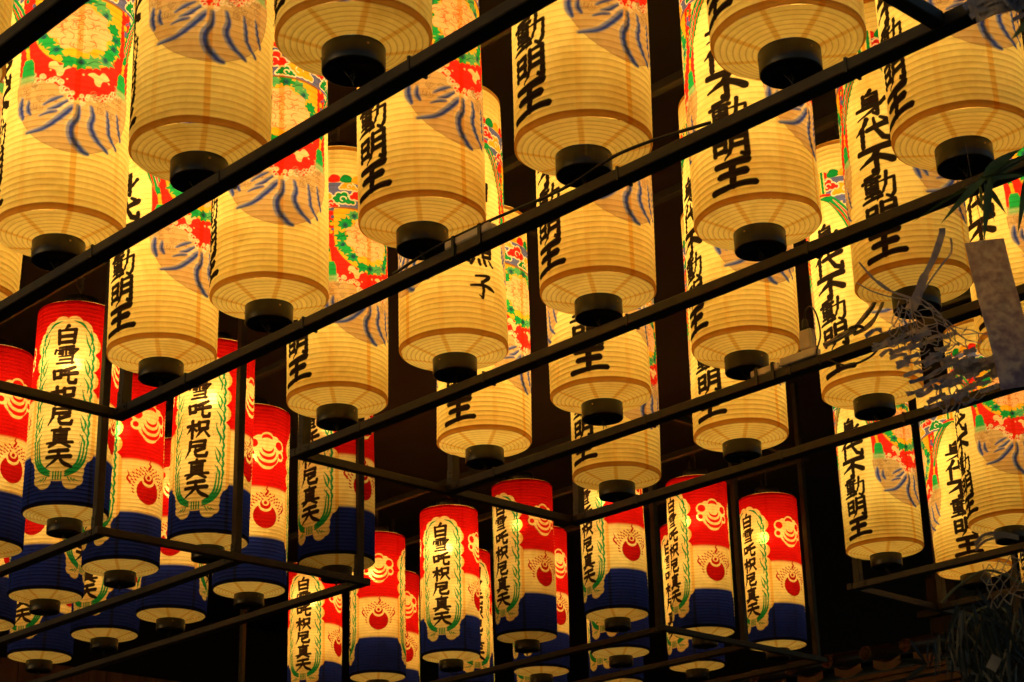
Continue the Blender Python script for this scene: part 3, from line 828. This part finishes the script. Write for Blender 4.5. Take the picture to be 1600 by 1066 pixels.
# ------------------------------------------------------------------ cables, ties, plugs lying on the bars
def on_bar(x, y): return Vector((x, y, HZ-.163+.034))
def cable(label, pts, r=.005):
    b = MB(); b.tube([tuple(p) for p in catmull(pts, 6)], r, 7)
    return tag(b.build("power_cable", M_WIRE, None, True), label, "cable", "cables along the bars")
cable("black cable lying along the second bar under the large middle lantern",
      [(-4.06, 3.40, HZ-.115), (-3.85, 3.39, HZ-.10), (-3.6, 3.395, HZ-.095), (-3.3, 3.385, HZ-.112), (-3.1, 3.38, HZ-.092), (-2.95, 3.385, HZ-.096), (-2.75, 3.395, HZ-.118)])
cable("black cable dangling in a shallow loop on the fourth bar near the paper net",
      [(-3.66, 5.00, HZ-.12), (-3.58, 4.975, HZ-.16), (-3.50, 4.97, HZ-.205), (-3.40, 4.97, HZ-.20), (-3.34, 4.985, HZ-.14)], .004)
M_PLUG = surf_mat("yellowed_white_plastic", (0.62, 0.55, 0.44), (0.75, 0.68, 0.56), 20, 0.45)
def plug_set(x, y, label):
    o = on_bar(x, y)
    root = empty("power_plug", o, label=label, cat="plug")
    b = MB(); b.box((-.085, -.026, .0), (.075, .012, .030), .004); b.build("socket_strip", M_PLUG, root)
    b = MB(); b.box((.008, -.024, .0305), (.062, .006, .108), .006); b.build("adapter", M_PLUG, root)
    b = MB(); b.lathe([(.001, .150), (.006, .150), (.012, .135), (.012, .118), (.015, .1085), (.001, .1085)], 16, (.032, -.010, 0)); b.build("plug_head", M_WIRE, root, True)
    b = MB(); b.tube(catmull([(.032, -.010, .148), (.04, -.012, .178), (.07, -.02, .185), (.10, -.03, .14), (.11, -.032, .06), (.09, -.036, .0), (.10, -.03, -.05)], 6), .0032, 6)
    b.build("cord", M_WIRE, root, True)
    return root
plug_set(-3.70, 4.985, "pale power adapter with looped black cord standing on the fourth bar")
def strip(x0, x1, y, label):
    root = empty("socket_strip", on_bar((x0+x1)/2, y), label=label, cat="power strip", group="power strips on the bars")
    h = (x1-x0)/2
    b = MB(); b.box((-h, -.024, .0), (h, .012, .026), .004); b.build("casing", M_PLUG, root)
    b = MB()
    for q in (-h*.62, h*.55): b.box((q, -.0295, -.036), (q+.012, -.0245, .028)); b.box((q, -.0295, .0262), (q+.012, .016, .030))
    b.build("strap", M_WIRE, root)
    return root
strip(-3.80, -3.60, 3.405, "pale socket strip strapped to the second bar, right of a black lantern cap")
strip(-3.93, -3.80, 4.995, "short pale socket strip on the fourth bar, left of the power adapter")
def coil(x, y, label):
    o = on_bar(x, y)
    root = empty("cord_bundle", o, label=label, cat="cord bundle")
    rnd = random.Random(2)
    b = MB()
    for k in range(9):
        j = [rnd.uniform(-.008, .008) for _ in range(8)]
        b.tube(catmull([(-.10, -.02+j[0], .03+j[1]), (-.02, -.03+j[2], .035+j[3]), (.04, -.03, .045+j[4]), (.11, -.02+j[5], .10+j[6]), (.15, -.02, .135+j[7]), (.16, -.015, .11+j[1]), (.10, -.01, .055+j[2]), (.03, -.02, .03)], 5), .0035, 5)
    b.build("coiled_cord", surf_mat("grey_beige_cord", (.30, .26, .2), (.42, .37, .29), 20, .6), root, True)
    b = MB(); b.lathe([(.028, -.006), (.030, 0), (.028, .006)], 16, (.045, -.022, .046)); b.build("twist_tie", M_WIRE, root)
    return root
coil(-3.50, 5.0, "pale bundled cord tied on the fourth bar beside the paper net")
b = MB()
ties = []
for y, xs in ((2.59, (-5.2, -4.45, -3.8, -3.0)), (3.41, (-5.18, -4.5, -3.75, -3.08, -2.3)), (4.21, (-5.2, -4.5, -3.8, -3.05)), (5.0, (-5.3, -4.45, -3.75)), (5.755, (-5.2, -4.4, -3.8))):
    for x in xs:
        b = MB()
        z0 = HZ-.163
        for lo, hi in (((x-.004, y-.0305, z0-.002), (x+.004, y-.0285, z0+.036)), ((x-.004, y-.0305, z0-.004), (x+.004, y+.0305, z0-.002)), ((x-.004, y-.0305, z0+.036), (x+.004, y+.0305, z0+.038)), ((x-.004, y+.0285, z0-.002), (x+.004, y+.0305, z0+.036))):
            b.box(lo, hi)
        ties.append((b, x, y))
row_word = {2.59: "first", 3.41: "second", 4.21: "third", 5.0: "fourth", 5.755: "fifth"}
for b, x, y in ties:
    tag(b.build("cable_tie", M_WIRE), "black cable tie wrapped round the %s thick bar from the left" % row_word[y], "cable tie", "cable ties on the %s bar" % row_word[y])

# ------------------------------------------------------------------ ceiling, wall, ground
def slab(name, lo, hi, mat, **kw):
    b = MB(); b.box(lo, hi); return tag(b.build(name, mat), **kw)
slab("ceiling", (-24, -3, CEIL_Z), (-.3, 30, CEIL_Z+.2), M_CEIL, kind="structure")
slab("ground", (-60, -60, -.2), (60, 60, 0), M_GROUND, kind="structure")

m, nt, out = new_mat("stained_boards")
p = nt.nodes.new("ShaderNodeBsdfPrincipled"); p.inputs["Roughness"].default_value = .55
nz, rp = noise_ramp(nt, 7, (.28, .12, .055), (.48, .22, .10), stretch=(1, 1, .06))
nt.links.new(rp.outputs[0], p.inputs["Base Color"]); nt.links.new(p.outputs[0], out.inputs[0])
M_BOARD = m
wall = empty("board_wall", (-15.7, 9, 0), label="brown upright board wall at the bottom left, below the dark ceiling", cat="wall")
b = MB()
y = -9.0
rnd = random.Random(1)
while y < 12:
    w = .19
    b.box((rnd.uniform(-.006, 0)-.03, y, 0), (rnd.uniform(-.004, .004), y+w-.010, 5.30), 0)
    y += w
b.build("boards", M_BOARD, wall)
b = MB(); b.box((-.10, -9, 0), (-.04, 12, 5.30)); b.box((-.10, -9, 5.302), (.04, 12, CEIL_Z-.002)); b.build("backing", M_CEIL, wall)

# ------------------------------------------------------------------ tiled eave at lower right
M_TILE = surf_mat("kiln_dark_tile", (.05, .022, .014), (.10, .045, .028), 14, .45, bump=.1)
M_BEAM = surf_mat("reddish_timber", (.075, .025, .010), (.13, .045, .02), 9, .5, stretch=(.15, 1, 1))
EX0, EX1, EY, EZ = -9.6, -6.98, 10.66, 1.6+2.63
eave = empty("tiled_eave", (EX1, EY, EZ), label="dark tiled eave with round stamped end tiles above a reddish beam, lower right", cat="roof")
sp = .335
xs = []
x = -7.62+2*sp-.35+sp*0
x = -7.26
while x > EX0: xs.append(x); x -= sp
for x in xs:
    b = MB()
    n = 28
    prof = [(.001, 0), (.040, 0), (.0405, -.005), (.049, -.005), (.050, 0), (.050, .02), (.046, .55)]
    vs, fs = [], []
    for r, d in prof:
        for i in range(n):
            t = 2*math.pi*i/n; vs.append((x-EX1+r*math.cos(t), d, .012+r*math.sin(t)+d*.22))
    for j in range(len(prof)-1):
        for i in range(n): fs.append((j*n+i, j*n+(i+1) % n, (j+1)*n+(i+1) % n, (j+1)*n+i))
    b.add(vs, fs)
    rt = b.build("round_tile", M_TILE, eave, True)
    b = MB()
    for q in KANJI['風']:
        pts = [(x-EX1+(px/100-.5)*.052, -.003, .012+(.5-py/100)*.054) for px, py in q]
        b.tube(pts, .0032, 5)
    b.build("stamped_mark", M_TILE, rt)
    # sagging pan tile beside it, with a drooping lip
    b = MB()
    n = 12; vs = []
    for d, dz, th in ((0, 0, 0), (0, 0, .055), (.5, .11, .055), (.5, .11, 0)):
        for i in range(n+1):
            u = i/n
            vs.append((x-EX1+.052+u*(sp-.104), d+.004, -.045-.03*math.sin(math.pi*u)+dz+(.055-th)*0+(0 if th else -.055)))
    fs = []
    for k in range(4):
        k2 = (k+1) % 4
        for i in range(n): fs.append((k*(n+1)+i, k*(n+1)+i+1, k2*(n+1)+i+1, k2*(n+1)+i))
    b.add(vs, fs)
    b.build("pan_tile", M_TILE, eave, False)
b = MB(); b.box((EX0-EX1, .02, -.165), (.02, .10, -.135)); b.box((EX0-EX1, .04, -.20), (.01, .6, -.167)); b.build("eave_board", M_TILE, eave)
b = MB(); b.box((EX0-EX1, -.02, -.285), (.16, .06, -.235), .004); b.box((EX0-EX1, .03, -.75), (.10, .10, -.287), .003); b.build("beam", M_BEAM, eave)
b = MB(); b.box((-.45, .55, .05), (-.16, .80, .62), .03); b.box((-.50, .50, .30), (-.11, .85, .36), .01); b.build("ridge_end", M_CEIL, eave)

# ------------------------------------------------------------------ star-festival decorations close to the visitor
RH = Vector((0.693, 0.7205, 0)).normalized()          # across the view, level
UPV = Vector((0, 0, 1))
DH = Vector((-0.72, 0.693, 0)).normalized()           # away from the visitor, level
def leaf_blade(b, p, d, L, w, rnd, droop=.3):
    """one folded bamboo leaf"""
    d = d.normalized(); side = d.cross(Vector((rnd.uniform(-1, 1), rnd.uniform(-1, 1), rnd.uniform(-.4, 1)))).normalized()
    nr = side.cross(d).normalized()
    vs, fs = [], []
    n = 7
    for i in range(n+1):
        t = i/n
        c = p+d*(L*t)+Vector((0, 0, -droop*L*t*t))
        hw = w*math.sin(math.pi*min(1, (t*.97+.03))**.75)*(1-.35*t)
        vs += [c-side*hw+nr*hw*.25, c, c+side*hw+nr*hw*.25]
    for i in range(n):
        k = i*3
        fs += [(k, k+1, k+4, k+3), (k+1, k+2, k+5, k+4)]
    b.add(vs, fs)
def thin_mat(name, c0, c1, scale, tl=.35, rough=.5):
    m, nt, out = new_mat(name)
    nz, rp = noise_ramp(nt, scale, c0, c1)
    p = nt.nodes.new("ShaderNodeBsdfPrincipled"); p.inputs["Roughness"].default_value = rough
    t = nt.nodes.new("ShaderNodeBsdfTranslucent")
    mx = nt.nodes.new("ShaderNodeMixShader"); mx.inputs[0].default_value = tl
    nt.links.new(rp.outputs[0], p.inputs["Base Color"]); nt.links.new(rp.outputs[0], t.inputs[0])
    nt.links.new(p.outputs[0], mx.inputs[1]); nt.links.new(t.outputs[0], mx.inputs[2]); nt.links.new(mx.outputs[0], out.inputs[0])
    return m
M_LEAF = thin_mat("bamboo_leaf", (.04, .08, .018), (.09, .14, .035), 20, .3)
M_DLEAF = thin_mat("shaded_bamboo_leaf", (.004, .007, .003), (.012, .016, .006), 20, .3)  # darker copy of the leaf, the clump's shade put into its colour
M_STEM = surf_mat("bamboo_stem", (.05, .06, .02), (.09, .09, .035), 20, .5)
M_NET = thin_mat("slate_blue_paper", (.17, .20, .34), (.58, .48, .36), 18, .55, .8)
def at(dirv, dist): return EYE+Vector(dirv).normalized()*dist

# upper bamboo sprig over the third bar
A0 = at((-.4545, .7826, .4254), 4.3)
sp1 = empty("bamboo_sprig", A0, label="dark green bamboo sprig with long leaves over the third bar, upper right", cat="bamboo")
rnd = random.Random(11)
b = MB(); b.tube(catmull([RH*.12+UPV*.06, RH*.05+UPV*.03, Vector((0, 0, 0)), RH*-.03+UPV*-.012], 5), [.004]*6+[.003]*10 if False else .0028, 6)
b.build("stem", M_STEM, sp1, True)
b = MB()
for dv, L, w in [(RH*-1+UPV*-.36, .125, .0075), (RH*-.62+UPV*-.5, .10, .007), (RH*-.22+UPV*-1, .10, .0075), (RH*.05+UPV*-1, .07, .006), (RH*.55+UPV*-.05, .10, .006), (RH*.6+UPV*.45, .10, .009), (RH*.5+UPV*.75, .09, .008), (RH*.8+UPV*.2, .09, .007),
                 (RH*.3+UPV*-.8, .06, .005), (RH*-.1+UPV*-.9, .05, .006), (RH*.7+UPV*.7, .11, .010)]:
    leaf_blade(b, DH*rnd.uniform(-.02, .02)+RH*rnd.uniform(-.012, .012), dv+DH*rnd.uniform(-.3, .3), L, w, rnd, .12)
for dv, L, w in [(RH*-.35+UPV*-1, .12, .007), (RH*-.1+UPV*-1, .09, .006), (RH*.4+UPV*.5, .06, .007)]:
    leaf_blade(b, RH*.075+UPV*.02, dv+DH*rnd.uniform(-.2, .2), L, w, rnd, .1)
b.build("leaves", M_LEAF, sp1, True)

sp1.scale = (1.43, 1.43, 1.43)

# painted wish slip
m, nt, out = new_mat("watercolour_slip")
tc = nt.nodes.new("ShaderNodeTexCoord"); sx = nt.nodes.new("ShaderNodeSeparateXYZ"); nt.links.new(tc.outputs["Generated"], sx.inputs[0])
nz, rp = noise_ramp(nt, 55, (.42, .20, .20), (.95, .86, .70), .36, .62, 6)
rp2 = nt.nodes.new("ShaderNodeValToRGB"); rp2.color_ramp.elements[0].position = .05; rp2.color_ramp.elements[0].color = (.30, .38, .72, 1); rp2.color_ramp.elements[1].position = .62; rp2.color_ramp.elements[1].color = (.95, .82, .60, 1)
ad = nt.nodes.new("ShaderNodeMath"); ad.operation = 'MULTIPLY_ADD'; ad.inputs[1].default_value = .5; ad.inputs[2].default_value = -.25
nt.links.new(nz.outputs["Fac"], ad.inputs[0])
ad2 = nt.nodes.new("ShaderNodeMath"); nt.links.new(sx.outputs["Z"], ad2.inputs[0]); nt.links.new(ad.outputs[0], ad2.inputs[1]); nt.links.new(ad2.outputs[0], rp2.inputs[0])
mx = nt.nodes.new("ShaderNodeMix"); mx.data_type = 'RGBA'; mx.inputs[0].default_value = .45
nt.links.new(rp2.outputs[0], mx.inputs["A"]); nt.links.new(rp.outputs[0], mx.inputs["B"])
p = nt.nodes.new("ShaderNodeBsdfPrincipled"); p.inputs["Roughness"].default_value = .8
t = nt.nodes.new("ShaderNodeBsdfTranslucent"); ms = nt.nodes.new("ShaderNodeMixShader"); ms.inputs[0].default_value = .78
nt.links.new(mx.outputs["Result"], p.inputs["Base Color"]); nt.links.new(mx.outputs["Result"], t.inputs[0])
nt.links.new(p.outputs[0], ms.inputs[1]); nt.links.new(t.outputs[0], ms.inputs[2]); nt.links.new(ms.outputs[0], out.inputs[0])
M_SLIP = m
def slip(c, w, h, tilt, mat, name, label):
    root_v = []
    nx, nh = 4, 14
    vs, fs = [], []
    for s_ in (0, .0006):
        for j in range(nh+1):
            for i in range(nx+1):
                u = (i/nx-.5)*w; v = (j/nh-.5)*h
                x = u*math.cos(tilt)-v*math.sin(tilt); z = u*math.sin(tilt)+v*math.cos(tilt)
                vs.append(RH*x+UPV*z+DH*(s_+.006*math.sin(v*14)+.15*u*u/w))
    N = (nx+1)*(nh+1)
    for s_ in (0, 1):
        for j in range(nh):
            for i in range(nx):
                k = s_*N+j*(nx+1)+i
                fs.append((k, k+1, k+nx+2, k+nx+1))
    ring = list(range(nx+1))+[j*(nx+1)+nx for j in range(1, nh+1)]+[nh*(nx+1)+i for i in range(nx-1, -1, -1)]+[j*(nx+1) for j in range(nh-1, 0, -1)]
    for a, c2 in zip(ring, ring[1:]+ring[:1]): fs.append((a, c2, c2+N, a+N))
    o = mesh_obj(name, vs, fs, mat, None, False); o.location = c
    return tag(o, label, "paper slip")
slip(at((-.4675, .8067, .3616), 4.2), .090, .355, R_(6), M_SLIP, "wish_slip", "mottled grey and blue paper slip hanging at the right edge")
b = MB(); b.tube([RH*-.018+UPV*.176, RH*-.020+UPV*.20, RH*-.030+UPV*.30, RH*-.034+UPV*.42], .0008, 5)
b.build("string", M_WIRE, [o for o in col.objects if o.name == "wish_slip"][0])

# cut-paper net blown sideways
N0 = at((-.5031, .7799, .3724), 4.3)
net = empty("paper_net", N0, label="ragged slate blue cut-paper net blown sideways, right of centre", cat="paper decoration", group="cut-paper nets")
rnd = random.Random(21)
def P(px, py, d=0.0):                                  # offsets in millimetres: right, down, away
    return RH*(px*.00104)+UPV*(-py*.00112)+DH*d
b = MB()
def ribbon(b, pts, w, tw=0.0):
    pts = [Vector(p) for p in catmull([tuple(q) for q in pts], 5)]
    k = len(pts); vs, fs = [], []
    for i, p in enumerate(pts):
        d = (pts[min(i+1, k-1)]-pts[max(i-1, 0)]).normalized()
        sd = d.cross(DH+UPV*tw*math.sin(i*.9)+RH*.2).normalized()
        ww = w[min(int(i/k*len(w)), len(w)-1)] if isinstance(w, (list, tuple)) else w
        vs += [p-sd*ww/2, p+sd*ww/2]
    for i in range(k-1): fs.append((2*i, 2*i+1, 2*i+3, 2*i+2))
    b.add(vs, fs)
# diamond mesh hanging from the knot
rows, cols = 8, 10
def node(r, c):
    s_ = .15+.85*r/rows
    x = -10+(c-(cols-1)/2+(.5 if r % 2 else 0))*20*s_+r*5
    y = 4+r*10-8*s_*((c-(cols-1)/2)/4.5)-abs(c-(cols-1)/2)*1.0
    return P(x, y, .02*math.sin(c*1.3+r*.7)+rnd.uniform(-.004, .004))
nodes = [[node(r, c) for c in range(cols)] for r in range(rows)]
for r in range(rows-1):
    for c in range(cols):
        for dc in ((0, 1) if r % 2 else (-1, 0)):
            if 0 <= c+dc < cols: ribbon(b, [nodes[r][c], (nodes[r][c]+nodes[r+1][c+dc])/2+P(rnd.uniform(-2, 2), rnd.uniform(-1, 2)), nodes[r+1][c+dc]], .0017)
b.build("mesh", M_NET, net)
b = MB()
for r in range(13):
    # each row of slit paper hangs a little further down and out to the right
    n = 5+r % 2
    x = -84+r*7+rnd.uniform(-7, 7); y = 62+r*8.2
    for c in range(n):
        L = rnd.uniform(18, 30)
        a = R_(rnd.uniform(9, 24))
        w = rnd.uniform(.005, .0095)
        d0 = rnd.uniform(-.03, .03)
        if rnd.random() < .90:
            ribbon(b, [P(x, y, d0), P(x+L*.5, y-L*.5*math.tan(a)+rnd.uniform(-2.5, 2.5), d0+rnd.uniform(-.012, .012)), P(x+L, y-L*math.tan(a), d0)], w, .5)
        if rnd.random() < .5:
            ribbon(b, [P(x+L*.8, y-L*.8*math.tan(a), d0), P(x+L+5, y-10*math.tan(a)+rnd.uniform(-6, 2), d0), P(x+L+16, y-L*math.tan(a)-rnd.uniform(2, 8), d0)], .0018, .3)
        x += L*rnd.uniform(.72, .98); y -= L*.8*math.tan(a)*.62
for k in range(26):
    x = 44+rnd.uniform(0, 80); y = 100+rnd.uniform(-9, 14)
    L = rnd.uniform(24, 44)
    ribbon(b, [P(x, y, rnd.uniform(-.02, .02)), P(x+L*.5, y-3+rnd.uniform(-3, 3), 0), P(x+L, y-7, rnd.uniform(-.02, .02))], rnd.uniform(.005, .011), .4)
b.build("fringe", M_NET, net)
for nm, strands in (("paper_tail", [([P(-6, 14), P(6, -8), P(22, -40, .01), P(38, -66), P(52, -98, -.01), P(56, -112)], [.016, .014, .010, .011, .010])]),
                    ("twisted_strand", [([P(2, 4), P(28, -30), P(52, -58), P(66, -74), P(68, -96)], .003)]),
                    ("twisted_strand", [([P(-4, -4), P(-34, -16), P(-52, -30), P(-62, -40), P(-78, -62)], [.004, .006, .004, .003])]),
                    ("twisted_strand", [([P(-10, -2), P(-40, -8), P(-66, -18), P(-84, -30)], .0022)])):
    b = MB()
    for pts, w in strands: ribbon(b, pts, w, .3)
    b.build(nm, M_NET, net)
for k in range(5):
    x = 34+rnd.uniform(-10, 14)
    b = MB()
    ribbon(b, [P(x, 128), P(x+rnd.uniform(-8, 8), 142), P(x+rnd.uniform(-10, 10), 154), P(x+rnd.uniform(-6, 6), 170)], .0022, .3)
    b.build("twisted_strand", M_NET, net)

net.scale = (1.43, 1.43, 1.43)
# scrap of the same paper at the upper right corner
N1 = at((-.4166, .7576, .5025), 2.6)
scrap = empty("paper_net", N1, label="blurred dark blue paper scrap in the upper right corner", cat="paper decoration", group="cut-paper nets")
b = MB()
for k in range(26):
    x, y = rnd.uniform(-45, 20), rnd.uniform(-14, 10)
    ribbon(b, [P(x, y, rnd.uniform(-.02, .02)), P(x+18, y-6+rnd.uniform(-4, 4)), P(x+40, y-12, rnd.uniform(-.02, .02))], rnd.uniform(.006, .014), .4)
b.build("fringe", M_NET, scrap)
b = MB()
leaf_blade(b, P(20, -20), RH*.5+UPV*-.8, .05, .006, rnd, .1); leaf_blade(b, P(50, 8), RH*-.9+UPV*-.7, .06, .008, rnd, .1)
b.build("leaf", M_LEAF, scrap, True)

# lower bamboo clump, dark
B0 = at((-.5279, .8251, .2013), 3.4)
cl = empty("bamboo_clump", B0, label="dark clump of drooping bamboo leaves in the lower right corner", cat="bamboo")
b = MB()
stems = [[P(150, 60, 0), P(90, -40, 0), P(40, -50, .02), P(0, 0, .03)], [P(160, -60, 0), P(70, -110, 0), P(10, -88, .0), P(-24, -60, 0)], [P(170, 150, 0), P(60, 70, .05), P(10, 90, .05)]]
for q in stems: b.tube([tuple(v) for v in catmull([tuple(w) for w in q], 6)], .0026, 6)
b.build("stem", M_STEM, cl, True)
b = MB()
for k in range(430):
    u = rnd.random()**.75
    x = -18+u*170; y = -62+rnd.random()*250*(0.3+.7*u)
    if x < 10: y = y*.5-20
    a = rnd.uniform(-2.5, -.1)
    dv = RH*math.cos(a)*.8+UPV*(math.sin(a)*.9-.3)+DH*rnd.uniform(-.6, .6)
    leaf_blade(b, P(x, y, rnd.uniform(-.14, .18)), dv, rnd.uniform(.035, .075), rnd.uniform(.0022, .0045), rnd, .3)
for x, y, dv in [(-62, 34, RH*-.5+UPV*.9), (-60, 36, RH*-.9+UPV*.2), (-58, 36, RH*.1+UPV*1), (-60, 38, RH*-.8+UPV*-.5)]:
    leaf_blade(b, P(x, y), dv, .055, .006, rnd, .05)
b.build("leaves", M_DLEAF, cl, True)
# small pale net and tag in the clump
N2 = at((-.5029, .8332, .2299), 3.3)
n2 = empty("paper_net", N2, label="small pale net tangled in the dark bamboo at lower right", cat="paper decoration", group="cut-paper nets")
M_NET2 = thin_mat("pale_net_paper", (.16, .13, .09), (.28, .22, .15), 18, .3, .7)
b = MB()
nodes = [[P(-34+c*17+(8 if r % 2 else 0)+rnd.uniform(-3, 3), -24+r*10-c*4+rnd.uniform(-2, 2), .015*math.sin(c+r)) for c in range(8)] for r in range(8)]
for r in range(7):
    for c in range(8):
        for dc in ((0, 1) if r % 2 else (-1, 0)):
            if 0 <= c+dc < 8: ribbon(b, [nodes[r][c], (nodes[r][c]+nodes[r+1][c+dc])/2, nodes[r+1][c+dc]], .0016)
b.build("mesh", M_NET2, n2)
b = MB()
for k in range(9):
    j = rnd.uniform(-6, 6)
    ribbon(b, [P(-40, -52+j), P(-22, -66+j), P(8, -70+j*.6), P(34, -64+j*.4)], rnd.uniform(.0015, .004), .3)
b.build("fringe", M_NET2, n2)
slip(at((-.5160, .8356, .1885), 3.25), .018, .026, R_(-32), M_NET2, "paper_tag", "tiny pale paper tag among the dark bamboo leaves")
